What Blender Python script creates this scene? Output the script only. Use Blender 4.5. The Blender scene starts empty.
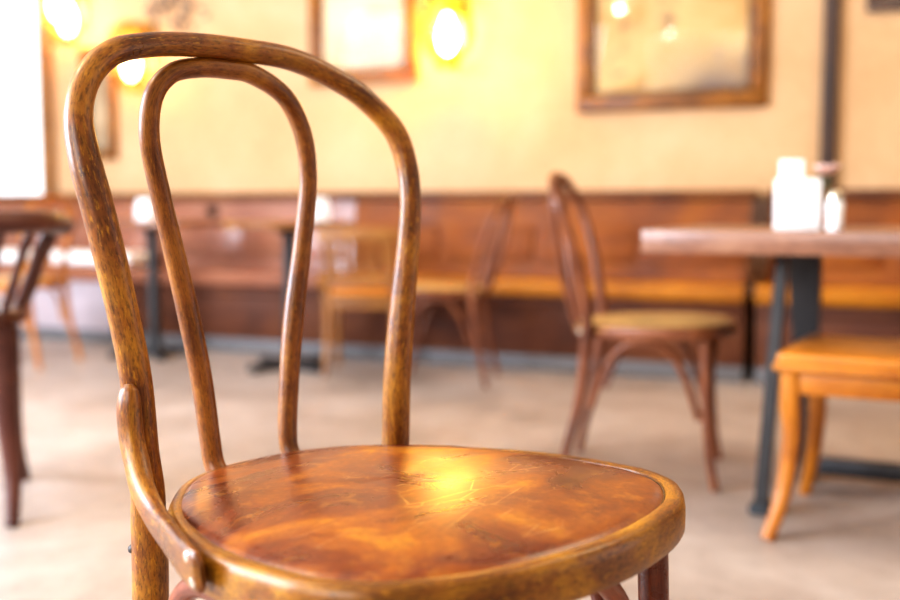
import bpy, bmesh, math, random
from mathutils import Vector, Matrix
random.seed(7)
PI = math.pi
scene = bpy.context.scene
COL = scene.collection
R = math.radians

# ------------------------------------------------------------------ materials
class NT:
    def __init__(self, name):
        self.m = bpy.data.materials.new(name); self.m.use_nodes = True
        self.t = self.m.node_tree; self.n = self.t.nodes; self.l = self.t.links
        self.b = self.n['Principled BSDF']
    def node(self, typ, **kw):
        x = self.n.new(typ)
        for k, v in kw.items(): setattr(x, k, v)
        return x
    def link(self, a, b): self.l.new(a, b)
    def coords(self, kind='Object', scale=(1, 1, 1), rot=(0, 0, 0)):
        tc = self.node('ShaderNodeTexCoord'); mp = self.node('ShaderNodeMapping')
        mp.inputs['Scale'].default_value = scale; mp.inputs['Rotation'].default_value = rot
        self.link(tc.outputs[kind], mp.inputs['Vector']); return mp.outputs['Vector']
    def noise(self, vec, scale, detail=6, rough=.6, dist=0.0):
        x = self.node('ShaderNodeTexNoise'); x.inputs['Scale'].default_value = scale
        x.inputs['Detail'].default_value = detail; x.inputs['Roughness'].default_value = rough
        x.inputs['Distortion'].default_value = dist
        self.link(vec, x.inputs['Vector']); return x.outputs['Fac']
    def ramp(self, fac, stops, interp='LINEAR'):
        x = self.node('ShaderNodeValToRGB'); x.color_ramp.interpolation = interp
        e = x.color_ramp.elements
        while len(e) < len(stops): e.new(0.5)
        for el, (p, c) in zip(e, stops):
            el.position = p; el.color = (*c, 1) if len(c) == 3 else c
        self.link(fac, x.inputs['Fac']); return x.outputs['Color']
    def mix(self, fac, a, b, blend='MIX'):
        x = self.node('ShaderNodeMix', data_type='RGBA', blend_type=blend)
        for s, v in ((x.inputs[0], fac), (x.inputs[6], a), (x.inputs[7], b)):
            if hasattr(v, 'links'): self.link(v, s)
            elif isinstance(v, (int, float)): s.default_value = v
            else: s.default_value = (*v, 1)
        return x.outputs[2]
    def bump(self, h, strength=.2, dist=.002):
        x = self.node('ShaderNodeBump'); x.inputs['Strength'].default_value = strength
        x.inputs['Distance'].default_value = dist
        self.link(h, x.inputs['Height']); self.link(x.outputs['Normal'], self.b.inputs['Normal'])
    def set(self, **kw):
        for k, v in kw.items():
            s = self.b.inputs[k.replace('_', ' ')]
            if hasattr(v, 'links'): self.link(v, s)
            elif isinstance(v, tuple) and len(v) == 3: s.default_value = (*v, 1)
            else: s.default_value = v
        return self.m

def wood(name, dark, mid, light, rough=.35, us=5, vs=70, coat=.12, patch=3.0, spec=.4, fine=.35):
    n = NT(name)
    uv = n.coords('UV', (us, vs, 1))
    streak = n.noise(uv, 1.0, 8, .65, .6)
    ob = n.coords('Object', (1, 1, 1))
    pt = n.noise(ob, patch, 5, .6, .4)
    base = n.ramp(streak, [(.30, dark), (.50, mid), (.72, light)])
    pc = n.ramp(pt, [(.38, dark), (.5, mid), (.66, light)])
    c = n.mix(.5, base, pc)
    fn = n.noise(n.coords('UV', (us * 13, vs * 8, 1)), 1.0, 4, .7)
    fc = n.ramp(fn, [(.36, (1 - fine,) * 3), (.53, (1, 1, 1))])
    c = n.mix(1.0, c, fc, 'MULTIPLY')
    fl = n.noise(n.coords('UV', (us * 7, vs * 4.5, 1)), 1.3, 3, .7, .3)
    c = n.mix(n.ramp(fl, [(.56, (0, 0, 0)), (.68, (fine, fine, fine))]), c, light)
    rr = n.node('ShaderNodeMapRange'); rr.inputs[1].default_value = .3; rr.inputs[2].default_value = .7
    rr.inputs[3].default_value = rough - .08; rr.inputs[4].default_value = rough + .12
    n.link(pt, rr.inputs[0])
    n.bump(fn, .12, .0015)
    return n.set(Base_Color=c, Roughness=rr.outputs[0], Coat_Weight=coat, Coat_Roughness=.18, Specular_IOR_Level=spec)

def plain(name, col, rough=.5, metal=0.0, var=.12, scale=12, **kw):
    n = NT(name)
    f = n.noise(n.coords('Object'), scale, 5, .6)
    a = tuple(max(0, x * (1 - var)) for x in col); b = tuple(min(1, x * (1 + var)) for x in col)
    return n.set(Base_Color=n.ramp(f, [(.3, a), (.7, b)]), Roughness=rough, Metallic=metal, **kw)

M = {}
M['bent'] = wood('aged_bentwood', (.060, .013, .003), (.28, .084, .008), (.64, .29, .018), rough=.34, us=8, vs=60, patch=10, fine=.62)
M['bent_inner'] = wood('aged_bentwood_inner', (.062, .014, .004), (.26, .078, .010), (.54, .22, .020), rough=.34, us=8, vs=70, patch=10, fine=.55)
M['ring'] = wood('worn_ring_wood', (.065, .015, .003), (.25, .078, .007), (.60, .27, .014), rough=.34, us=10, vs=55, patch=12, fine=.55)
M['leg_red'] = wood('red_brown_leg_wood', (.08, .015, .006), (.24, .05, .016), (.36, .10, .026), rough=.32, us=6, vs=60, patch=8)
M['bent_far'] = wood('brown_bentwood', (.055, .014, .007), (.19, .055, .021), (.32, .105, .032), rough=.38, us=5, vs=50, patch=6)
M['slat_orange'] = wood('honey_wood', (.27, .070, .006), (.50, .155, .010), (.68, .26, .022), rough=.36, us=5, vs=50, patch=5)
M['slat_dark'] = wood('dark_mahogany', (.035, .010, .008), (.10, .028, .018), (.17, .055, .03), rough=.35, us=5, vs=50, patch=6)
M['slat_brown'] = wood('mid_brown_wood', (.13, .045, .012), (.29, .11, .025), (.42, .19, .04), rough=.42, us=5, vs=50, patch=6)
M['bench'] = wood('bench_wood', (.13, .030, .005), (.26, .070, .010), (.42, .135, .015), rough=.55, us=3, vs=20, patch=2.6, coat=0, spec=.25)
M['bench_window_sheen'] = wood('polished_window_sheen_wood', (.20, .06, .03), (.34, .12, .06), (.46, .20, .11), rough=.42, us=3, vs=20, patch=2.6, coat=.6)  # glossy, paler and pinker bench wood; window reflection put into the colour
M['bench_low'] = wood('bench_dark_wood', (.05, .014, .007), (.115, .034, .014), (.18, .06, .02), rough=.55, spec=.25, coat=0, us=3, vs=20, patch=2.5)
M['bench_cap'] = wood('bench_cap_wood', (.075, .022, .008), (.16, .052, .014), (.24, .09, .022), rough=.5, us=3, vs=22, patch=2.5, coat=0, spec=.25)
M['bench_end'] = wood('bench_end_wood', (.04, .016, .008), (.09, .035, .014), (.14, .055, .02), rough=.4, us=4, vs=30, patch=4)
M['table'] = wood('table_plank_wood', (.13, .045, .026), (.27, .115, .062), (.40, .19, .10), rough=.33, us=3, vs=24, patch=3.5, coat=.3)
M['post'] = wood('dark_timber', (.035, .02, .014), (.07, .038, .026), (.11, .06, .04), rough=.6, us=4, vs=30, patch=4, coat=0)
M['jamb'] = wood('oak_timber', (.20, .09, .03), (.36, .17, .06), (.48, .25, .09), rough=.5, us=4, vs=30, patch=4, coat=0)
M['gilt'] = wood('gilt_frame_wood', (.10, .03, .004), (.27, .095, .010), (.50, .20, .018), rough=.4, us=4, vs=40, patch=6, coat=0, spec=.25)
M['darkframe'] = wood('dark_frame_wood', (.03, .014, .007), (.07, .03, .012), (.11, .05, .02), rough=.4, us=4, vs=40, patch=6)
M['steel'] = plain('black_steel', (.045, .043, .044), .42, .6, .25, 9)
M['window_lit_panel'] = plain('window_lit_bench_panel', (.46, .38, .40), .5, 0, .1, 3)  # bench front with the window light painted into its base colour
M['rubber'] = plain('black_rubber', (.03, .035, .04), .6)
M['bolt'] = plain('bright_bolt_metal', (.62, .55, .45), .25, 1.0)
M['brass'] = plain('brass_metal', (.72, .42, .10), .3, .9)
M['iron'] = plain('dark_iron', (.06, .05, .045), .5, .5)
M['paper'] = plain('white_paper', (.93, .93, .92), .6, 0, .02)
M['ceramic'] = plain('white_ceramic', (.92, .92, .91), .3, 0, .02)
M['pink'] = plain('pink_petal', (.90, .62, .58), .6, 0, .1, 60)
M['stem'] = plain('green_stem', (.16, .20, .05), .6)
M['twig'] = plain('grey_twig', (.10, .085, .08), .8, 0, .2, 30)
M['plinth'] = plain('grey_plinth_paint', (.135, .125, .125), .55, 0, .15, 4)
M['dark_hole'] = plain('black_plastic', (.006, .006, .005), .9, Specular_IOR_Level=.05)
M['ceil'] = plain('ceiling_paint', (.72, .66, .55), .8, 0, .05, 2)

def m_leather():
    n = NT('worn_brown_leather')
    ob = n.coords('Object', (1, 1, 1)); ob2 = n.coords('Object', (1.25, 1.7, 1), (0, 0, R(50)))
    cloud = n.noise(ob2, 5.5, 6, .6, .8)
    c = n.ramp(cloud, [(.32, (.085, .014, .004)), (.47, (.20, .038, .005)), (.58, (.36, .095, .005)), (.70, (.66, .29, .008))])
    fine = n.noise(ob, 150, 5, .7)
    c = n.mix(1.0, c, n.ramp(fine, [(.3, (.72, .68, .66)), (.6, (1, 1, 1))]), 'MULTIPLY')
    mot = n.noise(ob, 42, 6, .7, .5)
    c = n.mix(n.ramp(mot, [(.54, (0, 0, 0)), (.68, (.40, .40, .40))]), c, (.58, .22, .02))
    c = n.mix(n.ramp(mot, [(.30, (.35, .35, .35)), (.42, (0, 0, 0))]), c, (.12, .022, .005))
    vo = n.node('ShaderNodeTexVoronoi', feature='DISTANCE_TO_EDGE'); vo.inputs['Scale'].default_value = 1.0
    n.link(n.coords('Object', (14, 40, 14), (0, 0, R(-25))), vo.inputs['Vector'])
    cm = n.noise(ob, 9, 3, .6)
    ml = n.node('ShaderNodeMath', operation='MULTIPLY'); n.link(n.ramp(vo.outputs['Distance'], [(.0, (.7, .7, .7)), (.022, (0, 0, 0))]), ml.inputs[0])
    n.link(n.ramp(cm, [(.52, (0, 0, 0)), (.62, (1, 1, 1))]), ml.inputs[1])
    c = n.mix(ml.outputs[0], c, (.70, .40, .16))
    rr = n.node('ShaderNodeMapRange'); rr.inputs[1].default_value = .3; rr.inputs[2].default_value = .7
    rr.inputs[3].default_value = .22; rr.inputs[4].default_value = .40
    n.link(cloud, rr.inputs[0])
    dents = n.noise(ob, 14, 4, .55)
    mx = n.node('ShaderNodeMath', operation='ADD'); mm = n.node('ShaderNodeMath', operation='MULTIPLY')
    mm.inputs[1].default_value = .12; n.link(fine, mm.inputs[0]); n.link(dents, mx.inputs[0]); n.link(mm.outputs[0], mx.inputs[1])
    n.bump(mx.outputs[0], .13, .002)
    return n.set(Base_Color=c, Roughness=rr.outputs[0], Coat_Weight=.15, Coat_Roughness=.25, Specular_IOR_Level=.45)
M['leather'] = m_leather()
M['leather_olive'] = plain('worn_olive_leather', (.44, .26, .085), .4, 0, .25, 9)
M['leather_orange'] = plain('honey_leather', (.55, .19, .016), .32, 0, .25, 9)

def m_wall():
    n = NT('cream_plaster')
    ob = n.coords('Object'); a = n.noise(ob, 1.3, 6, .6, .3); b = n.noise(ob, 24, 6, .7)
    c = n.ramp(a, [(.32, (.59, .36, .185)), (.5, (.66, .42, .23)), (.7, (.72, .49, .295))])
    c = n.mix(1.0, c, n.ramp(b, [(.3, (.90, .89, .87)), (.6, (1, 1, 1))]), 'MULTIPLY')
    n.bump(b, .25, .004)
    return n.set(Base_Color=c, Roughness=.8, Specular_IOR_Level=.2)
M['wall'] = m_wall()

def m_floor():
    n = NT('stone_floor')
    ob = n.coords('Object'); a = n.noise(ob, 1.8, 7, .62, .6); b = n.noise(ob, 11, 7, .7, .4)
    c = n.ramp(a, [(.30, (.30, .235, .195)), (.5, (.435, .36, .315)), (.70, (.545, .475, .43))])
    c = n.mix(1.0, c, n.ramp(b, [(.28, (.80, .78, .77)), (.58, (1, 1, 1))]), 'MULTIPLY')
    n.bump(b, .15, .004)
    return n.set(Base_Color=c, Roughness=.42, Specular_IOR_Level=.45)
M['floor'] = m_floor()

def m_glass(name, tint=(1, 1, 1), refl=.10):
    n = NT(name)
    out = n.n['Material Output']; tr = n.node('ShaderNodeBsdfTransparent'); gl = n.node('ShaderNodeBsdfGlossy')
    tr.inputs['Color'].default_value = (*tint, 1); gl.inputs['Roughness'].default_value = .03
    fr = n.node('ShaderNodeLayerWeight'); fr.inputs['Blend'].default_value = refl
    mx = n.node('ShaderNodeMixShader'); n.link(fr.outputs['Fresnel'], mx.inputs[0])
    n.link(tr.outputs[0], mx.inputs[1]); n.link(gl.outputs[0], mx.inputs[2]); n.link(mx.outputs[0], out.inputs['Surface'])
    return n.m
M['glass'] = m_glass('clear_glass', (.98, .98, .98), .25)
M['picture_glass'] = m_glass('picture_glass', (1, 1, 1), .19)
M['amber_glass'] = m_glass('amber_lamp_glass', (1.0, .93, .72), .3)

def emit(name, col, st):
    n = NT(name); return n.set(Base_Color=col, Emission_Color=col, Emission_Strength=st)
M['bulb'] = emit('lit_bulb', (1.0, .58, .13), 165)
M['bulb_dim'] = emit('lit_bulb_dim', (1.0, .70, .38), 34)

def m_print(name, seed, base, warm, dark):
    n = NT(name)
    ob = n.coords('Object', (1, 1, 1)); mp = n.node('ShaderNodeMapping'); mp.inputs['Location'].default_value = (seed, seed * .7, 0)
    n.link(ob, mp.inputs['Vector'])
    a = n.noise(mp.outputs[0], 3.2, 6, .62, .8); b = n.noise(mp.outputs[0], 6.5, 5, .6, 1.2)
    c = n.ramp(a, [(.30, warm), (.5, base), (.68, tuple(min(1, x * 1.15) for x in base))])
    c = n.mix(n.ramp(b, [(.56, (0, 0, 0)), (.68, (.8, .8, .8))]), c, dark)
    sep = n.node('ShaderNodeSeparateXYZ'); n.link(ob, sep.inputs[0])
    mr = n.node('ShaderNodeMapRange'); mr.inputs[1].default_value = -.36; mr.inputs[2].default_value = -.10
    mr.inputs[3].default_value = 2.4; mr.inputs[4].default_value = 0
    ad = n.node('ShaderNodeMath', operation='MULTIPLY'); n.link(sep.outputs[2], mr.inputs[0])
    mr2 = n.node('ShaderNodeMapRange'); mr2.inputs[1].default_value = -.12; mr2.inputs[2].default_value = .22; n.link(sep.outputs[0], mr2.inputs[0])
    am = n.node('ShaderNodeMath', operation='MULTIPLY'); n.link(mr2.outputs[0], am.inputs[0]); n.link(a, am.inputs[1])
    n.link(mr.outputs[0], ad.inputs[0]); n.link(am.outputs[0], ad.inputs[1]); ad.use_clamp = True
    c = n.mix(ad.outputs[0], c, dark)
    return n.set(Base_Color=c, Roughness=.6, Specular_IOR_Level=.1)
M['print_a'] = m_print('faded_landscape_print', 3.1, (.66, .44, .20), (.54, .29, .09), (.20, .125, .085))
M['print_b'] = m_print('pale_landscape_print', 9.4, (.78, .60, .38), (.66, .42, .2), (.42, .26, .14))
M['print_c'] = m_print('brown_landscape_print', 5.7, (.5, .36, .22), (.36, .22, .12), (.16, .1, .07))

# ------------------------------------------------------------------ mesh helpers
def obj(name, bm, mat, parent=None, smooth=True, loc=None, rotz=0.0):
    me = bpy.data.meshes.new(name)
    bm.normal_update(); bm.to_mesh(me); bm.free()
    me.materials.append(mat)
    if smooth:
        for p in me.polygons: p.use_smooth = True
        try: me.set_sharp_from_angle(angle=R(40))
        except Exception: pass
    o = bpy.data.objects.new(name, me); COL.objects.link(o)
    if parent: o.parent = parent
    if loc is not None: o.location = loc
    o.rotation_euler.z = rotz
    return o
def tag(o, label, cat, group=None):
    o['label'] = label; o['category'] = cat
    if group: o['group'] = group
    return o
def thing(name, label, cat, loc=(0, 0, 0), rotz=0.0, group=None, scale=1.0):
    o = bpy.data.objects.new(name, None); COL.objects.link(o)
    o.empty_display_size = .1
    o.location = loc; o.rotation_euler.z = rotz; o.scale = (scale,) * 3
    return tag(o, label, cat, group)
def struct(o): o['kind'] = 'structure'; return o

def catmull(pts, n, closed=False):
    P = [Vector(p) for p in pts]; N = len(P); out = []
    segs = N if closed else N - 1
    for i in range(segs):
        if closed: a, b, c, d = P[(i - 1) % N], P[i], P[(i + 1) % N], P[(i + 2) % N]
        else:
            b, c = P[i], P[i + 1]
            a = P[i - 1] if i > 0 else b * 2 - c
            d = P[i + 2] if i + 2 < N else c * 2 - b
        # centripetal
        def tj(t, p, q): return t + max(1e-6, (q - p).length) ** .5
        t0 = 0; t1 = tj(t0, a, b); t2 = tj(t1, b, c); t3 = tj(t2, c, d)
        for k in range(n):
            t = t1 + (t2 - t1) * k / n
            A1 = a * ((t1 - t) / (t1 - t0)) + b * ((t - t0) / (t1 - t0))
            A2 = b * ((t2 - t) / (t2 - t1)) + c * ((t - t1) / (t2 - t1))
            A3 = c * ((t3 - t) / (t3 - t2)) + d * ((t - t2) / (t3 - t2))
            B1 = A1 * ((t2 - t) / (t2 - t0)) + A2 * ((t - t0) / (t2 - t0))
            B2 = A2 * ((t3 - t) / (t3 - t1)) + A3 * ((t - t1) / (t3 - t1))
            out.append(B1 * ((t2 - t) / (t2 - t1)) + B2 * ((t - t1) / (t2 - t1)))
    if not closed: out.append(P[-1].copy())
    return out
def smooth_vals(vals, n, closed=False):
    v4 = catmull([(float(i), v, 0) for i, v in enumerate(vals)], n)
    return [p.y for p in v4]

def tube(bm, pts, rad, seg=16, n=6, flat=None, side=None, caps=True, power=1.0, raw=False):
    """sweep; pts control points, rad per-point radius (or one), flat = per-point ratio of the second radius,
    side = direction the second axis tends to."""
    N = len(pts)
    rads = [rad] * N if isinstance(rad, (int, float)) else list(rad)
    fl = [1.0] * N if flat is None else ([flat] * N if isinstance(flat, (int, float)) else list(flat))
    if raw: path = [Vector(p) for p in pts]; rr = rads; ff = fl
    else:
        path = catmull(pts, n); rr = smooth_vals(rads, n); ff = smooth_vals(fl, n)
    uv = bm.loops.layers.uv.verify()
    rings = []; L = 0; Ls = []
    prev = None
    for i, p in enumerate(path):
        t = (path[min(i + 1, len(path) - 1)] - path[max(i - 1, 0)]).normalized()
        if prev is None or side is not None:
            ref = Vector(side) if side is not None else (Vector((0, 0, 1)) if abs(t.z) < .9 else Vector((0, 1, 0)))
            nrm = (ref - t * ref.dot(t)).normalized()
        else: nrm = (prev - t * prev.dot(t)).normalized()
        prev = nrm; bn = t.cross(nrm)
        if i: L += (p - path[i - 1]).length
        Ls.append(L)
        ring = []
        for k in range(seg):
            a = 2 * PI * k / seg; ca, sa = math.cos(a), math.sin(a)
            if power != 1.0:
                ca = math.copysign(abs(ca) ** power, ca); sa = math.copysign(abs(sa) ** power, sa)
            ring.append(bm.verts.new(p + nrm * (rr[i] * ff[i] * ca) + bn * (rr[i] * sa)))
        rings.append(ring)
    off = random.random() * 10
    for i in range(len(rings) - 1):
        for k in range(seg):
            k2 = (k + 1) % seg
            f = bm.faces.new((rings[i][k], rings[i][k2], rings[i + 1][k2], rings[i + 1][k]))
            r0 = rr[i]
            for lp, (li, kk) in zip(f.loops, ((i, k), (i, k + 1), (i + 1, k + 1), (i + 1, k))):
                lp[uv].uv = (Ls[li] + off, kk / seg * 2 * PI * .014 + off)
    if caps:
        for ring, inv, li in ((rings[0], True, 0), (rings[-1], False, -1)):
            f = bm.faces.new(list(reversed(ring)) if inv else ring)
            for lp in f.loops: lp[uv].uv = (Ls[li] + off, off)
    bmesh.ops.recalc_face_normals(bm, faces=bm.faces[:])
    return bm

def box(bm, c, s, bev=.004, rot=None, seg=2, taper=None):
    b2 = bmesh.new(); bmesh.ops.create_cube(b2, size=1.0)
    for v in b2.verts:
        k = 1.0
        if taper is not None and v.co.z < 0: k = taper
        v.co = Vector((v.co.x * s[0] * k, v.co.y * s[1] * k, v.co.z * s[2]))
    if bev: bmesh.ops.bevel(b2, geom=b2.edges[:], offset=min(bev, min(s) * .45), segments=seg, profile=.5, affect='EDGES')
    uv = b2.loops.layers.uv.verify(); la = max(range(3), key=lambda i: s[i]); ot = [i for i in range(3) if i != la]
    o1 = random.random() * 10
    for f in b2.faces:
        for lp in f.loops:
            co = lp.vert.co; lp[uv].uv = (co[la] + o1, co[ot[0]] + co[ot[1]] + o1)
    m = Matrix.Translation(Vector(c)) @ (rot.to_4x4() if rot is not None else Matrix.Identity(4))
    b2.transform(m)
    me = bpy.data.meshes.new('t'); b2.to_mesh(me); b2.free(); bm.from_mesh(me); bpy.data.meshes.remove(me)
    return bm

def sheet(bm, x0, x1, y, z0, z1):
    bm.faces.new([bm.verts.new(p) for p in ((x0, y, z0), (x1, y, z0), (x1, y, z1), (x0, y, z1))]); return bm

def lathe(bm, prof, c=(0, 0, 0), seg=24, sx=1, sy=1):
    rings = []
    for r, z in prof:
        if r < 1e-6: rings.append([bm.verts.new((c[0], c[1], c[2] + z))])
        else: rings.append([bm.verts.new((c[0] + r * sx * math.cos(2 * PI * k / seg), c[1] + r * sy * math.sin(2 * PI * k / seg), c[2] + z)) for k in range(seg)])
    for a, b in zip(rings, rings[1:]):
        for k in range(seg):
            k2 = (k + 1) % seg
            if len(a) == 1 and len(b) == 1: continue
            if len(a) == 1: bm.faces.new((a[0], b[k2], b[k]))
            elif len(b) == 1: bm.faces.new((a[k], a[k2], b[0]))
            else: bm.faces.new((a[k], a[k2], b[k2], b[k]))
    bmesh.ops.recalc_face_normals(bm, faces=bm.faces[:])
    return bm

def prism(bm, prof, x0, x1, uvlong=True):
    """profile in (y,z) extruded along x"""
    uv = bm.loops.layers.uv.verify()
    A = [bm.verts.new((x0, y, z)) for y, z in prof]; B = [bm.verts.new((x1, y, z)) for y, z in prof]
    n = len(prof); fs = []
    for k in range(n):
        k2 = (k + 1) % n; fs.append(bm.faces.new((A[k], A[k2], B[k2], B[k])))
    fs.append(bm.faces.new(list(reversed(A)))); fs.append(bm.faces.new(B))
    bmesh.ops.recalc_face_normals(bm, faces=bm.faces[:])
    for f in fs:
        for lp in f.loops:
            co = lp.vert.co; lp[uv].uv = (co.x, co.y + co.z)
    return bm

# ------------------------------------------------------------------ bentwood chair
# chair frame: origin on the floor between the rear legs, +x along the back, -y is the way the chair faces
ZS = .475
HOOP = [(-.1610, .006, -.085), (-.1635, .003, -.04), (-.1650, .0004, -.006), (-.1693, 0, .0311), (-.1741, .0008, .1018), (-.1827, .0059, .1656), (-.1975, .0195, .2620),
        (-.2035, .0300, .3078), (-.2032, .0404, .3500), (-.1866, .0516, .3868), (-.1567, .0598, .4132), (-.1104, .0642, .4265),
        (-.0527, .0662, .4325), (-.0022, .0666, .4331), (.0646, .0656, .4302), (.1226, .0601, .4138), (.1640, .0538, .3935), (.2050, .0421, .3539),
        (.2140, .0315, .3129), (.2110, .0227, .2730), (.1970, .0126, .2168), (.1776, .0040, .1394), (.1660, .0004, .0611), (.1635, .0008, -.018), (.1640, .003, -.05), (.1615, .006, -.09)]
HOOP_R = [.0176, .0168, .0162, .0154, .0150, .0148, .0154, .0150, .0132, .0130, .0128, .0125, .0126, .0129, .0130, .0130, .0132, .0137, .0132, .0130, .0138, .0155, .0164, .0166, .0168, .0176]
INNER = [(-.0515, .0430, -.026), (-.0522, .0565, -.010), (-.0532, .0615, .014), (-.0570, .0696, .0796), (-.0685, .0747, .1524), (-.0838, .0768, .2228), (-.0956, .0768, .2717),
         (-.1095, .0750, .3400), (-.1035, .0725, .3800), (-.0849, .0710, .4010), (-.0518, .0700, .4100), (-.0150, .0697, .4115), (.0117, .0697, .4100), (.0606, .0715, .3885),
         (.0880, .0740, .3494), (.0966, .0757, .3016), (.0872, .0767, .2181), (.0722, .0742, .1422), (.0591, .0683, .066), (.0500, .0605, .006), (.0488, .0565, -.010), (.0485, .0430, -.026)]
INNER_R = [.0112, .0112, .0112, .0116, .0118, .0112, .0106, .0106, .0104, .0104, .0106, .0108, .0110, .0106, .0104, .0104, .0110, .0120, .0116, .0108, .0106, .0106]
RINGH = [(0, -.062), (.055, -.056), (.101, -.034), (.142, .006), (.182, .062), (.210, .120), (.227, .175), (.233, .230), (.231, .272), (.226, .311), (.205, .353), (.176, .380), (.132, .405), (.075, .420), (0, .428)]
def full_outline(half):
    right = [(x, -y) for x, y in half]
    left = [(-x, -y) for x, y in reversed(half[1:-1])]
    return right + left
def offset_outline(pts, d):
    n = len(pts); out = []
    for i in range(n):
        t = (pts[(i + 1) % n] - pts[i - 1]).normalized(); nv = Vector((t.y, -t.x, 0))
        if nv.dot(pts[i] - Vector((0, -.18, 0))) < 0: nv = -nv
        out.append(pts[i] + nv * d)
    return out
OUT = catmull([(x, y, 0) for x, y in full_outline(RINGH)], 5, closed=True)

def ring_mesh():
    bm = bmesh.new(); uv = bm.loops.layers.uv.verify()
    # section: (offset inward from the outline, z)
    sec = [(.002, -.036), (-.0005, -.031), (-.001, -.022), (-.001, -.012), (0, -.006), (.0025, -.0018), (.006, 0), (.012, .0005), (.0165, -.0010), (.0185, -.006), (.030, -.010), (.034, -.016), (.034, -.034), (.029, -.038), (.008, -.038)]
    loops = []
    for d, z in sec:
        loops.append([bm.verts.new(p + Vector((0, 0, z))) for p in offset_outline(OUT, -d)])
    n = len(OUT); Ls = [0]
    for i in range(n): Ls.append(Ls[-1] + (OUT[(i + 1) % n] - OUT[i]).length)
    for j in range(len(sec)):
        a, b = loops[j], loops[(j + 1) % len(sec)]
        for i in range(n):
            i2 = (i + 1) % n
            f = bm.faces.new((a[i], a[i2], b[i2], b[i]))
            for lp, (ii, jj) in zip(f.loops, ((i, j), (i + 1, j), (i + 1, j + 1), (i, j + 1))): lp[uv].uv = (Ls[ii], jj * .006)
    bmesh.ops.recalc_face_normals(bm, faces=bm.faces[:])
    return bm
def pad_mesh(dome=.0155, edge=.0175):
    bm = bmesh.new()
    far = offset_outline(OUT, .003); near = offset_outline(OUT, -edge); base = []
    for a, b in zip(far, near):                       # the pad spreads over the rim towards the back
        k = min(1, max(0, (-b.y - .05) / .13)); k = k * k * (3 - 2 * k); base.append(a.lerp(b, k))
    c = Vector((0, -.18, 0)); rings = []
    ts = [.08, .2, .35, .5, .64, .76, .85, .91, .955, .98, .994, 1.0]
    for t in ts:
        z = dome * (1 - t ** 3.0) - .0004 
        ring = []
        for p in base:
            kb = min(1, max(0, (.15 + p.y) / .12)); kb = kb * kb * (3 - 2 * kb)         # 1 at the back, 0 at the front
            t0 = .955 - .075 * kb; e = max(0, (t - t0) / (1 - t0)) ** 2
            ring.append(bm.verts.new(c + (p - c) * t + Vector((0, 0, z + .0008 * kb - (.0045 + .0095 * kb) * e))))
        rings.append(ring)
    rings.append([bm.verts.new(p + (c - p).normalized() * .006 + Vector((0, 0, -.016))) for p in base])
    top = bm.verts.new(c + Vector((0, 0, dome - .0004))); n = len(base)
    for i in range(n): bm.faces.new((top, rings[0][i], rings[0][(i + 1) % n]))
    for a, b in zip(rings, rings[1:]):
        for i in range(n): bm.faces.new((a[i], b[i], b[(i + 1) % n], a[(i + 1) % n]))
    bm.faces.new(rings[-1])
    bmesh.ops.recalc_face_normals(bm, faces=bm.faces[:])
    return bm
def piping_mesh():
    bm = bmesh.new(); ol = [p for p in offset_outline(OUT, -.0180) if p.y < -.16]
    i0 = max(range(len(ol) - 1), key=lambda i: (ol[i + 1] - ol[i]).length); ol = ol[i0 + 1:] + ol[:i0 + 1]
    tube(bm, [p + Vector((0, 0, -.0036)) for p in ol], .0013, 6, raw=True); return bm

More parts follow.
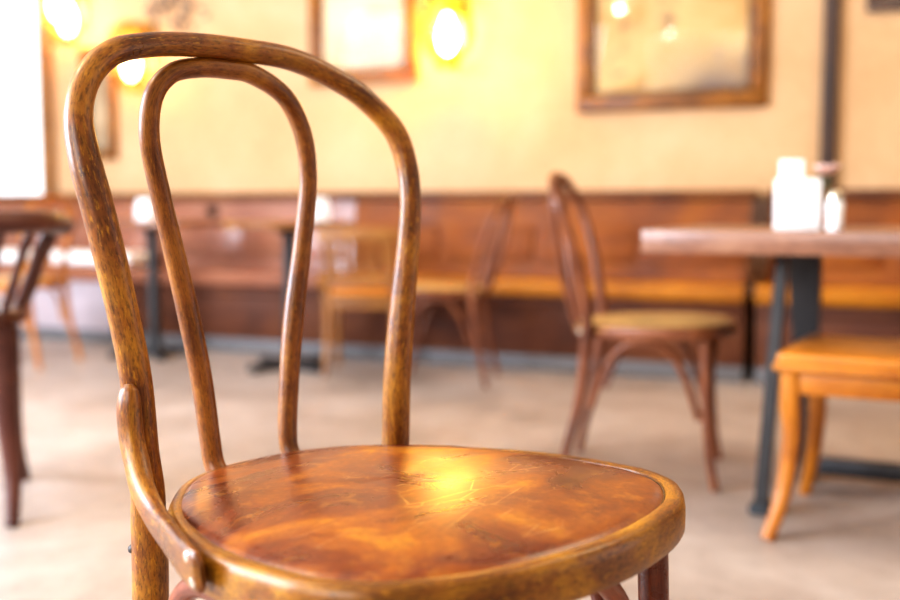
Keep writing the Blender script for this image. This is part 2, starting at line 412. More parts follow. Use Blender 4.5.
def sym(pts, rads):
    n = len(pts); P = []; Q = []
    for i in range(n):
        a, b = pts[i], pts[n - 1 - i]
        P.append(((a[0] - b[0]) / 2, (a[1] + b[1]) / 2, (a[2] + b[2]) / 2)); Q.append((rads[i] + rads[n - 1 - i]) / 2)
    return P, Q
def arch(bm, a, b, zlo, ztop, r, bulge=(0, 0, 0), zb=None):
    a, b = Vector(a), Vector(b); pts = []
    for t in (0, .04, .11, .22, .36, .5, .64, .78, .89, .96, 1):
        s = abs(2 * t - 1); zz = zlo + (ztop - zlo) * (1 - s ** 2.7)
        if zb is not None and t > .5: zz = zb + (ztop - zb) * (1 - s ** 2.7)
        p = a.lerp(b, t); k = 1 - s ** 2
        pts.append((p.x + bulge[0] * k, p.y + bulge[1] * k, zz))
    tube(bm, pts, r, 12, 5)
def bentwood(name, label, loc, rotz, scale=1.0, hero=False, group=None, mats=None, lean=0.0):
    mt = mats or dict(hoop='bent_far', inner='bent_far', ring='bent_far', pad='leather_olive', leg='bent_far')
    t = thing(name, label, 'chair', loc, rotz, group, scale)
    hp, hr = (HOOP, HOOP_R) if hero else sym(HOOP, HOOP_R)
    ip, ir = (INNER, INNER_R) if hero else sym(INNER, INNER_R)
    lift = lambda P: [(x, y, z + ZS) for x, y, z in P]
    legL = [(-.180, .075, .0), (-.174, .055, .10), (-.166, .030, .20), (-.161, .012, .31)]
    legR = [(-x, y, z) for x, y, z in reversed(legL)]
    hp = [(x, y + lean * max(0, z) / .43, z) for x, y, z in hp]; ip = [(x, y + lean * max(0, z) / .43, z) for x, y, z in ip]
    bm = bmesh.new()
    tube(bm, legL + lift(hp) + legR, [.0125, .0138, .0155, .0172] + hr + [.0172, .0155, .0138, .0125], 20, 7)
    obj('back_frame', bm, M[mt['hoop']], t)
    bm = bmesh.new(); tube(bm, lift(ip), ir, 18, 7); obj('inner_hoop', bm, M[mt['inner']], t)
    TILT = Matrix.Translation((0, -.40, ZS)) @ Matrix.Rotation(R(-1.75), 4, 'X') @ Matrix.Translation((0, .40, 0))
    r = ring_mesh(); r.transform(TILT); ro = obj('seat_ring', r, M[mt['ring']], t)
    p = pad_mesh(); p.transform(TILT); po = obj('seat_pad', p, M[mt['pad']], t)
    if hero:
        pp = piping_mesh(); pp.transform(TILT); obj('piping', pp, M['darkframe'], po)
    for s in (-1, 1):
        bm = bmesh.new()
        tube(bm, [(s * .185, -.341, ZS - .036), (s * .186, -.344, .34), (s * .188, -.350, .20), (s * .193, -.362, .08), (s * .200, -.378, 0)],
             [.0152, .0152, .0142, .0128, .0118], 16, 6)
        obj('leg', bm, M[mt['leg']], t)
    sides = []
    for s in (-1, 1):
        bm = bmesh.new()
        arch(bm, (s * .163, -.012, .22), (s * .176, -.326, .2), .22, ZS - .054, .0105, (s * .030, 0, 0), .20); obj('arched_brace', bm, M[mt['leg']], t)
    bm = bmesh.new(); arch(bm, (-.168, -.346, .24), (.168, -.346, .24), .24, ZS - .050, .0100, (0, -.022, 0)); obj('arched_brace', bm, M[mt['leg']], t)
    if hero:
        # bentwood bracket from the near upright down to the rim
        bp = [(-.1880, -.0110, .1010), (-.1885, -.0115, .0955), (-.1890, -.0120, .0860), (-.1895, -.0125, .0745), (-.1905, -.0175, .0514), (-.1930, -.0295, .0310), (-.1985, -.0490, .0105),
              (-.2070, -.0840, -.0055), (-.2200, -.1290, -.0125), (-.2335, -.1700, -.0160), (-.2420, -.1980, -.0165), (-.2440, -.2080, -.0165), (-.2446, -.2130, -.0165)]
        bm = bmesh.new()
        tube(bm, lift(bp), [.0040, .0088, .0108, .0114, .0114, .0116, .0122, .0138, .0164, .0182, .0182, .0165, .0100], 18, 7,
             flat=[.8, .8, .85, .9, .9, .88, .80, .62, .46, .36, .33, .30, .2], side=(1, .25, .1), power=.8)
        bo = obj('side_brace', bm, M['bent'], t)
        for k, (y, z) in enumerate(((-.196, -.006), (-.203, -.024))):
            bm = bmesh.new(); lathe(bm, [(0, .0012), (.003, .0010), (.0046, .0002), (.0048, -.003), (0, -.003)], seg=14)
            bm.transform(Matrix.Translation((-.2475, y, ZS + z)) @ Matrix.Rotation(R(-90), 4, 'Y'))
            obj('screw', bm, M['bolt'], bo)
        bm = bmesh.new(); lathe(bm, [(0, .003), (.003, .0026), (.0046, .001), (.0046, -.004), (0, -.004)], seg=14)
        bm.transform(Matrix.Translation((-.1755, .014, ZS - .064)) @ Matrix.Rotation(R(-60), 4, 'Y') @ Matrix.Rotation(R(0), 4, 'X')); obj('bolt', bm, M['iron'], t)
    else:
        for s in (-1, 1):
            bm = bmesh.new(); lathe(bm, [(0, .006), (.008, .004), (.011, 0), (.011, -.004), (0, -.004)], seg=14)
            bm.transform(Matrix.Translation((s * .168, .022, ZS - .030)) @ Matrix.Rotation(R(-80), 4, 'X')); obj('bolt', bm, M['bolt'], t)
    return t

def face(fx, fy):
    """z rotation that makes a chair's -y point along (fx, fy)"""
    return math.atan2(fy, fx) + PI / 2

# ------------------------------------------------------------------ slat-back chair (faces -y, origin on floor under seat centre)
def slat_chair(name, label, loc, rotz, mat, pad, scale=1.0, group=None, seat_h=.43, nslat=5, back_h=.32):
    t = thing(name, label, 'chair', loc, rotz, group, scale)
    W, D = .40, .40
    bm = bmesh.new()
    for c, s in (((0, -D / 2 + .03, seat_h - .062), (W - .07, .022, .050)), ((0, D / 2 - .03, seat_h - .062), (W - .07, .022, .050)),
                 ((-W / 2 + .03, 0, seat_h - .062), (.022, D - .07, .050)), ((W / 2 - .03, 0, seat_h - .062), (.022, D - .07, .050))):
        box(bm, c, s, .003)
    obj('apron', bm, M[mat], t)
    bm = bmesh.new(); box(bm, (0, 0, seat_h - .027), (W, D, .024), .010, seg=3); obj('seat', bm, M[mat], t)
    bm = bmesh.new(); box(bm, (0, 0, seat_h - .008), (W - .035, D - .035, .026), .012, seg=4); obj('seat_pad', bm, M[pad], t)
    for sx in (-1, 1):
        x = sx * (W / 2 - .03)
        bm = bmesh.new()
        tube(bm, [(x, -D / 2 + .032, seat_h - .036), (x, -D / 2 + .030, seat_h - .10), (x + sx * .002, -D / 2 + .030, .24), (x + sx * .004, -D / 2 + .012, .11), (x + sx * .008, -D / 2 - .022, 0)],
             [.021, .021, .019, .0165, .0145], 16, 6, power=.62, side=(1, 0, 0)); obj('leg', bm, M[mat], t)
        bm = bmesh.new()
        tube(bm, [(x, D / 2 - .032, seat_h - .036), (x, D / 2 - .030, seat_h - .10), (x + sx * .002, D / 2 - .026, .24), (x + sx * .004, D / 2 - .004, .11), (x + sx * .006, D / 2 + .04, 0)],
             [.020, .020, .018, .016, .014], 16, 6, power=.62, side=(1, 0, 0)); obj('leg', bm, M[mat], t)
        bm = bmesh.new()
        tube(bm, [(x, D / 2 - .030, seat_h - .03), (x, D / 2 - .022, seat_h + .10), (x + sx * .004, D / 2 + .005, seat_h + .22), (x + sx * .006, D / 2 + .035, seat_h + back_h - .02)],
             [.017, .016, .015, .014], 14, 6, power=.7, side=(1, 0, 0)); obj('back_post', bm, M[mat], t)
    bm = bmesh.new(); pts = []
    for k in range(9):
        u = -1 + k / 4; pts.append((u * (W / 2 + .005), D / 2 + .030 + .028 * (1 - u * u), seat_h + back_h - .035 + .012 * (1 - u * u)))
    tube(bm, pts, [.030, .033, .034, .035, .036, .035, .034, .033, .030], 14, 4, flat=.36, side=(0, 1, 0), power=.8); obj('top_rail', bm, M[mat], t)
    bm = bmesh.new(); box(bm, (0, D / 2 - .022, seat_h + .045), (W - .06, .018, .030), .004); obj('lower_rail', bm, M[mat], t)
    for k in range(nslat):
        u = -1 + 2 * (k + .5) / nslat; x = u * (W / 2 - .04)
        bm = bmesh.new()
        tube(bm, [(x, D / 2 - .020, seat_h + .05), (x, D / 2 - .002, seat_h + .15), (x, D / 2 + .030 + .026 * (1 - u * u), seat_h + back_h - .04)], .014, 10, 5, flat=.45, side=(0, 1, 0), power=.7)
        obj('slat', bm, M[mat], t)
    return t

# ------------------------------------------------------------------ frames of reference
WA = R(-22.6)
E1 = Vector((math.cos(WA), math.sin(WA), 0)); EIN = Vector((-math.sin(WA), math.cos(WA), 0))
W0 = Vector((.495, 4.681, 0))
def W(s, n, z=0): return W0 + E1 * s + EIN * n + Vector((0, 0, z))
WALL_N = .45

# ------------------------------------------------------------------ setting
bm = bmesh.new(); box(bm, (0, 0, -.05), (13, 13, .1), 0); struct(obj('floor', bm, M['floor'], None, loc=W(-.6, -3.6), rotz=WA))
bm = bmesh.new(); box(bm, (0, 0, .05), (13, 13, .1), 0); struct(obj('ceiling', bm, M['ceil'], None, loc=W(-.6, -3.6, 3.0), rotz=WA))
WX0, WX1, WZ0, WZ1 = -5.0, -3.36, .76, 2.55       # window opening
bm = bmesh.new()
def wbox(x0, x1, z0, z1): box(bm, ((x0 + x1) / 2, .10, (z0 + z1) / 2), (x1 - x0, .20, z1 - z0), 0)
wbox(-7.1, WX0, 0, 3.0); wbox(WX1, 5.9, 0, 3.0); wbox(WX0, WX1, 0, WZ0); wbox(WX0, WX1, WZ1, 3.0)
struct(obj('wall_back', bm, M['wall'], None, loc=W(0, WALL_N), rotz=WA))
# window: frame members and pane
win = bpy.data.objects.new('window_1', None); COL.objects.link(win); win.location = W((WX0 + WX1) / 2, WALL_N + .08); win.rotation_euler.z = WA; win['kind'] = 'structure'
ww = (WX1 - WX0) / 2
bm = bmesh.new()
box(bm, (0, 0, WZ0 + .025), (2 * ww, .07, .05), .006); box(bm, (0, 0, WZ1 - .025), (2 * ww, .07, .05), .006)
for x in (-ww + .025, ww - .025): box(bm, (x, 0, (WZ0 + WZ1) / 2), (.05, .068, WZ1 - WZ0), .006)
box(bm, (-.30, 0, (WZ0 + WZ1) / 2), (.04, .06, WZ1 - WZ0 - .1), .006)
obj('window_frame', bm, M['paper'], win)
bm = bmesh.new(); sheet(bm, -ww + .03, ww - .03, .005, WZ0 + .03, WZ1 - .03); obj('pane', bm, M['glass'], win)
bm = bmesh.new(); box(bm, (0, 0, 0), (.066, .05, 2.18), .006); struct(obj('trim_1', bm, M['post'], None, loc=W(1.087, WALL_N - .025, 1.91), rotz=WA))
bm = bmesh.new(); box(bm, (0, 0, 0), (.084, .05, 2.18), .006); struct(obj('trim_2', bm, M['jamb'], None, loc=W(-3.322, WALL_N - .025, 1.91), rotz=WA))

# ------------------------------------------------------------------ benches along the wall
def bench(x0, x1, label, ends=(True, True), bk='bench', st='bench_seat', fp='bench_low'):
    cx = (x0 + x1) / 2; w = x1 - x0 - .006
    t = thing('wooden_bench', label, 'bench', W(cx, 0), WA, 'wooden benches along the wall')
    h = w / 2; B = WALL_N - .004
    bm = bmesh.new(); box(bm, (0, B / 2 + .01, .034), (w, B - .02, .066), .004); obj('plinth', bm, M['plinth'], t)
    bm = bmesh.new(); box(bm, (0, .035, .215), (w, .03, .295), .003); obj('front_panel', bm, M[fp], t)
    bm = bmesh.new(); box(bm, (0, .018, .310), (w, .03, .045), .006); obj('front_rail', bm, M[fp], t)
    bm = bmesh.new()
    prism(bm, [(-.030, .345), (-.036, .355), (-.036, .402), (-.024, .416), (.02, .420), (.30, .405), (.345, .400), (.345, .340), (-.02, .340)], -h, h); obj('seat', bm, M[st], t)
    bm = bmesh.new()
    prism(bm, [(.318, .401), (.372, .775), (.400, .775), (.348, .401)], -h, h); obj('backrest', bm, M[bk], t)
    n = max(2, round(w / .55))
    for k in range(n):
        bw = w / n - .06
        bm = bmesh.new(); b2 = Matrix.Rotation(R(-8.2), 3, 'X')
        box(bm, (-h + (k + .5) * w / n, .334, .565), (bw, .016, .17), .006, rot=b2); obj('back_panel', bm, M[bk], t)
    bm = bmesh.new(); box(bm, (0, .395, .797), (w, B - .34 + .005, .040), .008, seg=3); obj('top_rail', bm, M['bench_cap'], t)
    for s, on in ((-1, ends[0]), (1, ends[1])):
        if not on: continue
        bm = bmesh.new(); prism(bm, [(.005, .366), (.03, .42), (.20, .45), (.275, .52), (.345, .776), (.40, .776), (.40, .366)], s * h - .018, s * h + .018); obj('end_panel', bm, M['bench_end'], t)
    return t
n_ = wood('bench_seat_wood', (.26, .075, .006), (.46, .155, .008), (.62, .245, .013), rough=.36, us=3, vs=20, patch=2.6, coat=.2); M['bench_seat'] = n_
bench(-5.3, -2.52, 'window-lit wooden bench under the bright window at far left', ends=(True, False), bk='bench_window_sheen', st='bench_window_sheen', fp='window_lit_panel')  # front panel colour carries painted window light
bench(-2.52, -1.22, 'wooden bench against wall with small black socket in its back', ends=(False, False), bk='bench_window_sheen', st='bench_window_sheen')
bench(-1.22, .80, 'amber wooden bench in the middle below the lit wall lamp', ends=(False, True))
bench(.84, 2.9, 'wooden bench behind the plank table at right', ends=(True, True))
bm = bmesh.new(); lathe(bm, [(0, .008), (.026, .010), (.034, .006), (.036, 0), (0, 0)], seg=20, sx=1.1, sy=.85)
bm.transform(Matrix.Rotation(R(90), 4, 'X')); so = obj('wall_socket', bm, M['dark_hole'], None, loc=W(-2.110, .362, .718), rotz=WA)
tag(so, 'small round black socket set in the bench back at left', 'socket')

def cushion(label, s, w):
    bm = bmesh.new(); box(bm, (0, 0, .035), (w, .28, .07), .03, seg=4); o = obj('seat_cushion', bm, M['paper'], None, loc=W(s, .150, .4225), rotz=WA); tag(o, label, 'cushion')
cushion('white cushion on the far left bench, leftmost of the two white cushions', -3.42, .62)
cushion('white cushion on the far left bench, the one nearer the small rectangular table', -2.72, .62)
# ------------------------------------------------------------------ pictures
def picture(name, x0, x1, z0, z1, fw, fmat, pmat, label, depth=.035):
    cx, cz = (x0 + x1) / 2, (z0 + z1) / 2; w, h = x1 - x0, z1 - z0
    t = thing(name, label, 'picture', W(cx, WALL_N - .004, cz), WA)
    bm = bmesh.new()
    for c, s in (((0, -depth / 2, -h / 2 + fw / 2), (w, depth, fw)), ((0, -depth / 2, h / 2 - fw / 2), (w, depth, fw)),
                 ((-w / 2 + fw / 2, -depth / 2, 0), (fw, depth, h - 2 * fw + .002)), ((w / 2 - fw / 2, -depth / 2, 0), (fw, depth, h - 2 * fw + .002))):
        box(bm, c, s, .010, seg=3)
    f = obj('frame', bm, M[fmat], t)
    bm = bmesh.new(); i = fw + .012
    for c, s in (((0, -depth * .35, -h / 2 + i), (w - 2 * fw, depth * .4, .012)), ((0, -depth * .35, h / 2 - i), (w - 2 * fw, depth * .4, .012)),
                 ((-w / 2 + i, -depth * .35, 0), (.012, depth * .4, h - 2 * fw)), ((w / 2 - i, -depth * .35, 0), (.012, depth * .4, h - 2 * fw))):
        box(bm, c, s, .003)
    obj('inner_moulding', bm, M['darkframe'], f)
    bm = bmesh.new(); box(bm, (0, -.006, 0), (w - 2 * fw + .004, .006, h - 2 * fw + .004), 0); obj('print', bm, M[pmat], t)
    bm = bmesh.new(); sheet(bm, -w / 2 + fw - .002, w / 2 - fw + .002, -.014, -h / 2 + fw - .002, h / 2 - fw + .002); obj('glass', bm, M['picture_glass'], t)
    return t
picture('framed_picture', -.056, .825, 1.190, 2.02, .075, 'gilt', 'print_a', 'large faded landscape in brown gilt frame left of the dark timber post')
picture('framed_picture', -1.52, -.895, 1.380, 1.98, .064, 'gilt', 'print_b', 'pale framed landscape picture left of the middle lit wall lamp')
picture('framed_picture', -3.06, -2.815, 1.018, 1.66, .040, 'gilt', 'print_c', 'narrow brown framed picture seen through the near chair back at left')
picture('framed_picture', 1.225, 2.0, 1.575, 2.2, .055, 'darkframe', 'print_c', 'dark framed picture at top right edge, right of the timber post')

# ------------------------------------------------------------------ wall lamps
def sconce(s, z, label, bulbs=1, k=1.0, bm_='bulb'):
    t = thing('wall_lamp', label, 'lamp', W(s, WALL_N - .004, z), WA, 'lit wall lamps')
    bm = bmesh.new(); box(bm, (0, -.010, .10), (.11 * k, .02, .30 * k), .008); box(bm, (0, -.07, .20 * k), (.03, .13, .022), .005); obj('wall_plate', bm, M['brass'], t)
    cy = -.135
    bm = bmesh.new(); lathe(bm, [(0, .235 * k), (.05 * k, .225 * k), (.115 * k, .175 * k), (.118 * k, .165 * k), (.105 * k, .165 * k), (.045 * k, .19 * k), (0, .20 * k)], (0, cy, 0)); obj('lamp_shade', bm, M['brass'], t)
    bm = bmesh.new(); lathe(bm, [(.057 * k, -.125 * k), (.110 * k, -.07 * k), (.135 * k, 0), (.128 * k, .08 * k), (.105 * k, .166 * k)], (0, cy, 0), 28); obj('glass_globe', bm, M['amber_glass'], t)
    bm = bmesh.new(); lathe(bm, [(0, -.160 * k), (.055 * k, -.160 * k), (.068 * k, -.152 * k), (.068 * k, -.132 * k), (.058 * k, -.120 * k), (0, -.120 * k)], (0, cy, 0)); obj('base_ring', bm, M['brass'], t)
    xs = [0] if bulbs == 1 else [-.042, .034]
    for j, x in enumerate(xs):
        bm = bmesh.new(); zz = .0 if bulbs == 1 else (.055, -.035)[j]
        lathe(bm, [(0, -.088), (.018, -.082), (.036, -.055), (.045, -.015), (.043, .02), (.030, .06), (.018, .085), (.014, .10), (0, .10)], (x, cy, zz), 20); obj('bulb', bm, M[bm_], t)
        bm = bmesh.new(); lathe(bm, [(0, .10), (.018, .10), (.018, .16), (.012, .19), (0, .19)], (x, cy, zz), 14); obj('bulb_holder', bm, M['brass'], t)
    return t
sconce(-.680, 1.575, 'lit glass wall lamp between the pale picture and the large picture')
sconce(-3.075, 1.845, 'lit glass wall lamp with two bulbs beside the left window', 2, 1.05, 'bulb_dim')
sconce(-2.60, 1.540, 'lit wall lamp glowing behind the near chair back at left', 1, 1.0, 'bulb_dim')

# dried twigs pinned to the wall
t = thing('twig_bundle', 'dried grey twig spray on the wall above the near chair back', 'decoration', W(-2.36, WALL_N - .03, 1.80), WA)
bm = bmesh.new(); rnd = random.Random(3)
for k in range(7):
    a = R(-75 + k * 22); L = rnd.uniform(.16, .30)
    p = [Vector((0, 0, .16)), Vector((math.sin(a) * L * .45, -.01, .16 - math.cos(a) * L * .4)), Vector((math.sin(a) * L * .8, -.015, .14 - math.cos(a) * L))]
    tube(bm, p, [.006, .005, .002], 6, 4)
obj('twigs', bm, M['twig'], t)
bm = bmesh.new()
for k in range(34):
    a = R(rnd.uniform(-80, 70)); L = rnd.uniform(.08, .30); c = Vector((math.sin(a) * L * .8, -.015 + rnd.uniform(-.008, .008), .14 - math.cos(a) * L)); d = rnd.uniform(0, 2 * PI)
    q = [c + Vector((math.cos(d) * u - math.sin(d) * v, rnd.uniform(-.004, .004), math.sin(d) * u + math.cos(d) * v)) for u, v in ((0, 0), (.02, .012), (.05, 0), (.02, -.012))]
    bm.faces.new([bm.verts.new(x) for x in q])
obj('dry_leaves', bm, M['twig'], t, smooth=False)

# ------------------------------------------------------------------ plank table at right
TR = R(-26)
t = thing('plank_table', 'thick wooden plank table on black steel trestle legs at right', 'table', (.452, 2.50, 0), TR)
TZ = .686
bm = bmesh.new()
for k in range(4): box(bm, (.80, .006 + .17 * (k + .5), TZ - .0275), (1.60, .169, .055), .004)
obj('tabletop', bm, M['table'], t)
def bar(bm, a, b, w0, w1, th):
    a, b = Vector(a), Vector(b)
    uv = bm.loops.layers.uv.verify(); vs = []
    d = (b - a).normalized(); y = Vector((0, 1, 0)); y = (y - d * y.dot(d)).normalized(); x = Vector((1, 0, 0))
    for p, w in ((a, w0), (b, w1)):
        for sx, sy in ((-1, -1), (1, -1), (1, 1), (-1, 1)): vs.append(bm.verts.new(p + x * (sx * w / 2) + y * (sy * th / 2)))
    for q in ((0, 1, 2, 3), (7, 6, 5, 4), (0, 4, 5, 1), (1, 5, 6, 2), (2, 6, 7, 3), (3, 7, 4, 0)): bm.faces.new([vs[i] for i in q])
    bmesh.ops.recalc_face_normals(bm, faces=bm.faces[:])
for x in (.275, 1.30):
    bm = bmesh.new(); bar(bm, (x + .022, .215, TZ - .056), (x, .135, .018), .026, .030, .05); o = obj('leg', bm, M['steel'], t, smooth=False)
    bm = bmesh.new(); box(bm, (x, .128, .012), (.052, .06, .024), .005); obj('foot_pad', bm, M['rubber'], o)
    bm = bmesh.new(); bar(bm, (x + .040, .47, TZ - .056), (x + .060, .50, .02), .088, .034, .035); o = obj('leg', bm, M['steel'], t, smooth=False)
    bm = bmesh.new(); box(bm, (x + .060, .50, .012), (.045, .06, .024), .005); obj('foot_pad', bm, M['rubber'], o)
bm = bmesh.new(); box(bm, (.8525, .50, .045), (1.03, .04, .045), .004); obj('floor_bar', bm, M['steel'], t)
RT = Matrix.Rotation(TR, 3, 'Z')
def onT(x, y, z=TZ): return Vector((.452, 2.50, 0)) + RT @ Vector((x, y, 0)) + Vector((0, 0, z))
# napkin dispenser
t = thing('napkin_dispenser', 'white napkin block standing on the plank table', 'napkin dispenser', onT(.342, .10), TR - R(-14))
bm = bmesh.new(); box(bm, (0, 0, .0595), (.098, .075, .119), .004); obj('holder', bm, M['ceramic'], t)
bm = bmesh.new()
for k in range(5): box(bm, (-.016 + .001 * k, -.020 + .009 * k, .115), (.054, .004, .094 - .004 * (k % 2)), .001)
obj('napkins', bm, M['paper'], t)
# shaker
t = thing('salt_shaker', 'small white shaker right of the napkin block on the plank table', 'shaker', onT(.428, .080), TR)
bm = bmesh.new(); lathe(bm, [(0, 0), (.017, 0), (.019, .004), (.018, .03), (.020, .06), (.016, .070), (0, .070)]); obj('body', bm, M['ceramic'], t)
bm = bmesh.new(); lathe(bm, [(.0165, .068), (.0185, .069), (.0185, .082), (.012, .091), (0, .093)]); obj('cap', bm, M['bolt'], t)
# flower in a small vase
t = thing('bud_vase', 'small vase with one pale pink flower behind the white shaker', 'vase', onT(.400, .185), TR)
bm = bmesh.new(); lathe(bm, [(0, 0), (.018, 0), (.022, .012), (.020, .035), (.010, .055), (.009, .075), (.012, .082), (.0105, .082), (.0075, .075), (0, .07)]); obj('vase', bm, M['glass'], t)
bm = bmesh.new(); tube(bm, [(0, 0, .01), (.002, 0, .07), (-.004, -.004, .135)], .0022, 8, 4); obj('stem', bm, M['stem'], t)
bm = bmesh.new()
for k in range(7):
    a = 2 * PI * k / 7; b2 = bmesh.new(); bmesh.ops.create_icosphere(b2, subdivisions=2, radius=1)
    b2.transform(Matrix.Translation((-.004, -.004, .138)) @ Matrix.Rotation(a, 4, 'Z') @ Matrix.Translation((.015, 0, .004)) @ Matrix.Rotation(R(-35), 4, 'Y') @ Matrix.Diagonal((.020, .013, .006, 1)))
    me = bpy.data.meshes.new('t'); b2.to_mesh(me); b2.free(); bm.from_mesh(me); bpy.data.meshes.remove(me)
obj('petals', bm, M['pink'], t)

# ------------------------------------------------------------------ chairs
bentwood('bentwood_chair', 'close-up bentwood chair with double hoop back and worn brown leather seat', (-.17641, 1.10688, 0), .8138146, 1.0, True,
         mats=dict(hoop='bent', inner='bent_inner', ring='ring', pad='leather', leg='leg_red'))
F = Vector((math.cos(R(-15.8)), math.sin(R(-15.8))))
bentwood('bentwood_chair', 'brown bentwood side chair at the left end of the plank table', (.412, 2.958, 0), face(F.x, F.y), .91, lean=.055)
bentwood('bentwood_chair', 'brown bentwood chair side-on before the bench in the middle', (.115, 4.42, 0), face(-.98, .19), .86, lean=.09)
bentwood('bentwood_chair', 'orange-brown bentwood chair by the far left table', W(-2.30, -.70), face(-.966, .26), .86, mats=dict(hoop='slat_orange', inner='slat_orange', ring='slat_orange', pad='leather_olive', leg='slat_orange'))
# honey wood chair, front right; near front foot lies at (.707, 2.285)
u = Vector((math.cos(R(-29)), math.sin(R(-29)), 0)); v = Vector((-u.y, u.x, 0))
def slat_at(name, label, foot, fdir, which, mat, pad, scale=1.0, **kw):
    """place a slat chair by where one of its feet stands"""
    rz = face(fdir[0], fdir[1]); Rm = Matrix.Rotation(rz, 3, 'Z')
    lf = {'front+': (.178, -.222), 'front-': (-.178, -.222), 'rear+': (.176, .24), 'rear-': (-.176, .24)}[which]
    o = Vector((foot[0], foot[1], 0)) - Rm @ Vector((lf[0], lf[1], 0)) * scale
    return slat_chair(name, label, o, rz, mat, pad, scale, **kw)
def stool(label, foot, rz):
    W_, D_, H = .36, .40, .415
    Rm = Matrix.Rotation(rz, 3, 'Z'); o = Vector((foot[0], foot[1], 0)) - Rm @ Vector((-W_ / 2 + .004, -D_ / 2 - .02, 0))
    t = thing('wooden_stool', label, 'stool', o, rz)
    bm = bmesh.new()
    for sx in (-1, 1): box(bm, (sx * (W_ / 2 - .032), 0, H - .062), (.022, D_ - .08, .052), .003)
    for sy in (-1, 1): box(bm, (0, sy * (D_ / 2 - .032), H - .062), (W_ - .08, .022, .052), .003)
    obj('apron', bm, M['slat_orange'], t)
    bm = bmesh.new(); box(bm, (0, 0, H - .028), (W_, D_, .020), .008, seg=3); obj('seat', bm, M['slat_orange'], t)
    bm = bmesh.new(); box(bm, (0, 0, H - .010), (W_ - .012, D_ - .012, .030), .013, seg=4); obj('seat_pad', bm, M['leather_orange'], t)
    for sx in (-1, 1):
        for sy in (-1, 1):
            x, y = sx * (W_ / 2 - .036), sy * (D_ / 2 - .036)
            bm = bmesh.new()
            tube(bm, [(x, y, H - .037), (x, y, H - .11), (x - sx * .004, y - sy * .004, .24), (x + sx * .008, y + sy * .012, .10), (x + sx * .032, y + sy * .056, 0)],
                 [.0225, .0225, .0205, .0175, .0150], 16, 7, power=.62, side=(1, 0, 0)); obj('leg', bm, M['slat_orange'], t)
    return t
stool('honey wood stool with padded seat at right edge, before the plank table', (.707, 2.285), R(-29))
def captain_chair(label, foot, fdir, mat):
    """round-backed armchair: bent arm rail on spindles; its right rear foot stands at foot"""
    rz = face(*fdir); Rm = Matrix.Rotation(rz, 3, 'Z'); o = Vector((foot[0], foot[1], 0)) - Rm @ Vector((-.165, .235, 0))
    t = thing('captain_chair', label, 'armchair', o, rz); H = .498
    bm = bmesh.new(); c = [(-.19, -.20), (-.10, -.215), (.10, -.215), (.19, -.20), (.212, -.10), (.205, .08), (.165, .185), (.07, .215), (-.07, .215), (-.165, .185), (-.205, .08), (-.212, -.10)]
    ol = catmull([(x, y, 0) for x, y in c], 4, closed=True); n = len(ol); rings = []
    for z, d in ((-.040, .010), (-.034, .001), (-.010, 0), (-.002, .004), (0, .012), (-.006, .06)): rings.append([bm.verts.new((p.x * (1 - d / .2), p.y * (1 - d / .2), H + z)) for p in ol])
    uv = bm.loops.layers.uv.verify()
    for a_, b_ in zip(rings, rings[1:]):
        for i in range(n): bm.faces.new((a_[i], a_[(i + 1) % n], b_[(i + 1) % n], b_[i]))
    bm.faces.new(rings[-1]); bm.faces.new(list(reversed(rings[0]))); bmesh.ops.recalc_face_normals(bm, faces=bm.faces[:])
    for f in bm.faces:
        for lp in f.loops: lp[uv].uv = (lp.vert.co.x, lp.vert.co.y)
    obj('seat', bm, M[mat], t)
    rail = [(-.285, -.16, .690), (-.288, -.06, .694), (-.280, .06, .700), (-.240, .19, .706), (-.14, .270, .706), (0, .292, .706)]
    rail = rail + [(-x, y, z) for x, y, z in reversed(rail[:-1])]
    bm = bmesh.new(); tube(bm, rail, [.032, .038, .038, .036, .036, .040, .036, .036, .038, .038, .032], 16, 6, flat=.75, side=(0, 0, 1), power=.75); obj('arm_rail', bm, M[mat], t)
    path = catmull(rail, 8); L = [0]
    for a_, b_ in zip(path, path[1:]): L.append(L[-1] + (b_ - a_).length)
    N = 15
    for k in range(N):
        d = L[-1] * (.05 + .90 * k / (N - 1)); i = max(j for j in range(len(L)) if L[j] <= d); p = path[i]
        q = Vector((p.x * .70, p.y * .68 - .004, H - .012)); mid = p.lerp(q, .5)
        bm = bmesh.new(); tube(bm, [q, q.lerp(p, .25), mid, q.lerp(p, .78), p - Vector((0, 0, .012))], [.009, .0125, .0095, .0125, .008], 10, 4); obj('spindle', bm, M[mat], t)
    for sx in (-1, 1):
        for sy in (-1, 1):
            bm = bmesh.new(); ye = .235 if sy > 0 else -.215
            tube(bm, [(sx * .155, sy * .150, H - .038), (sx * .157, sy * .155, H - .12), (sx * .160, sy * .160, .24), (sx * .168, sy * .185, .11), (sx * (.165 if sy > 0 else .185), ye, 0)], [.030, .030, .026, .020, .016], 14, 6, power=.7, side=(1, 0, 0)); obj('leg', bm, M[mat], t)
    return t
captain_chair('dark spindle-back armchair cut off by the left edge', (-1.016, 2.381), (-.36, .93), 'slat_dark')
slat_at('wooden_chair', 'brown slat-back chair facing the bench, seen through the right side of the near chair back', (-.545, 4.52), (.05, 1.0), 'rear+', 'slat_brown', 'leather_orange', .86)

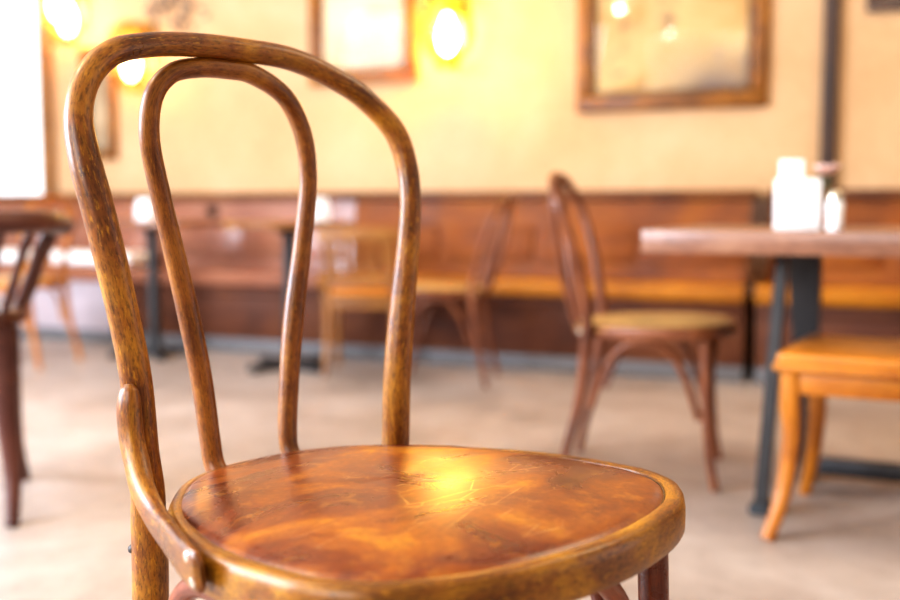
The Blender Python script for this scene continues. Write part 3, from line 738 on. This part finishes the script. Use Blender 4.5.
# ------------------------------------------------------------------ other tables
def ped_table(label, c, rz, w, d, z, xs, mat='table', round_=False):
    t = thing('pedestal_table', label, 'table', c, rz)
    bm = bmesh.new()
    if round_: lathe(bm, [(0, z - .03), (w / 2 - .01, z - .03), (w / 2, z - .022), (w / 2, z - .008), (w / 2 - .008, z), (0, z)], seg=48)
    else: box(bm, (0, 0, z - .016), (w, d, .032), .006)
    obj('tabletop', bm, M[mat], t)
    for x in xs:
        bm = bmesh.new(); lathe(bm, [(0, .03), (.040, .03), (.034, .06), (.030, .12), (.030, z - .06), (.06, z - .045), (.07, z - .034), (0, z - .034)], (x, 0, 0)); o = obj('pedestal', bm, M['steel'], t)
        bm = bmesh.new()
        for k in range(2):
            a = R(45 + 90 * k); box(bm, (x, 0, .02), (.44, .05, .03), .006, rot=Matrix.Rotation(a, 3, 'Z'))
        for k in range(4):
            a = R(45 + 90 * k); box(bm, (x + .2 * math.cos(a), .2 * math.sin(a), .006), (.04, .04, .012), .003)
        obj('cross_base', bm, M['steel'], o)
    return t
ped_table('small round brown table before the bench, behind the near chair back', (-.735, 4.80, 0), 0, .60, .60, .675, [0], 'slat_brown', True)
ped_table('small rectangular table on black pedestal by the far left bench', W(-2.02, -.27), WA, .62, .44, .675, [0])
# things on those tables
def napkin_block(label, loc, rz, s):
    t = thing('napkin_holder', label, 'napkin holder', loc, rz)
    bm = bmesh.new(); box(bm, (0, 0, .004), (s, s * .7, .008), .002); box(bm, (0, -s * .32, s * .45), (s, .006, s * .9), .002); box(bm, (0, s * .32, s * .45), (s, .006, s * .9), .002); obj('holder', bm, M['ceramic'], t)
    bm = bmesh.new()
    for k in range(6): box(bm, (0, -s * .24 + k * s * .096, s * .62), (s * .86, s * .07, s * 1.2), .002)
    obj('napkins', bm, M['paper'], t)
napkin_block('white napkin holder on the small round table', (-.585, 4.70, .675), R(20), .085)
napkin_block('white napkin holder on the small rectangular table at left', W(-2.03, -.30, .675), WA, .085)

# ------------------------------------------------------------------ light
def area(name, loc, target, size, size_y, power, col):
    l = bpy.data.lights.new(name, 'AREA'); l.shape = 'RECTANGLE'; l.size = size; l.size_y = size_y; l.energy = power; l.color = col
    o = bpy.data.objects.new(name, l); COL.objects.link(o); o.location = loc
    o.rotation_euler = (Vector(target) - Vector(loc)).to_track_quat('-Z', 'Y').to_euler(); return o
area('window_light_left', (-3.7, 1.4, 1.7), (-.8, 3.0, .1), 2.6, 1.9, 380, (.72, .83, 1.0))
area('fill_light_behind', (-2.4, -1.6, 1.9), (0, 2.5, .4), 2.0, 1.6, 85, (.97, .96, .96))  # unseen soft fill added behind the camera
area('warm_fill_right', (1.9, 2.4, 2.9), (1.3, 3.2, 0), 1.4, 1.4, 55, (1.0, .78, .52))  # unseen warm fill added to brighten the right side
def spot_bulb(name, loc, e):
    l = bpy.data.lights.new(name, 'POINT'); l.energy = e; l.color = (1, .86, .62); l.shadow_soft_size = .035
    o = bpy.data.objects.new(name, l); COL.objects.link(o); o.location = loc
spot_bulb('pendant_bulb', (-1.817, 1.448, 2.479), 40); spot_bulb('pendant_bulb', (-1.458, 1.236, 2.247), 11)
w = bpy.data.worlds.new('World'); scene.world = w; w.use_nodes = True
nt = w.node_tree; bg = nt.nodes['Background']
tc = nt.nodes.new('ShaderNodeTexCoord'); sp = nt.nodes.new('ShaderNodeSeparateXYZ'); nt.links.new(tc.outputs['Generated'], sp.inputs[0])
cr = nt.nodes.new('ShaderNodeValToRGB'); nt.links.new(sp.outputs[1], cr.inputs[0])          # daylight beyond the windows, a dimmer room behind
cr.color_ramp.elements[0].position = .35; cr.color_ramp.elements[0].color = (.42, .37, .32, 1)
cr.color_ramp.elements[1].position = .75; cr.color_ramp.elements[1].color = (2.0, 2.05, 2.15, 1)
mr = nt.nodes.new('ShaderNodeMapRange'); mr.inputs[1].default_value = -1; mr.inputs[2].default_value = 1
nt.links.new(sp.outputs[1], mr.inputs[0]); nt.links.new(mr.outputs[0], cr.inputs[0])
nt.links.new(cr.outputs[0], bg.inputs[0]); bg.inputs[1].default_value = 1.15

# ------------------------------------------------------------------ camera
cam = bpy.data.cameras.new('camera'); co = bpy.data.objects.new('camera', cam); COL.objects.link(co)
co.location = (0, 0, .7393); co.rotation_euler = (PI / 2 - .088177, 0, 0)
cam.sensor_width = 36; cam.lens = 1049.85 / 900 * 36
cam.dof.use_dof = True; cam.dof.focus_distance = 1.02; cam.dof.aperture_fstop = 2.4
cam.clip_start = .05
scene.camera = co
scene.view_settings.view_transform = 'Standard'
try: scene.view_settings.look = 'Medium High Contrast'
except Exception as e: print('LOOK', e)
scene.view_settings.exposure = 0.0
try: scene.cycles.use_denoising = True
except Exception: pass
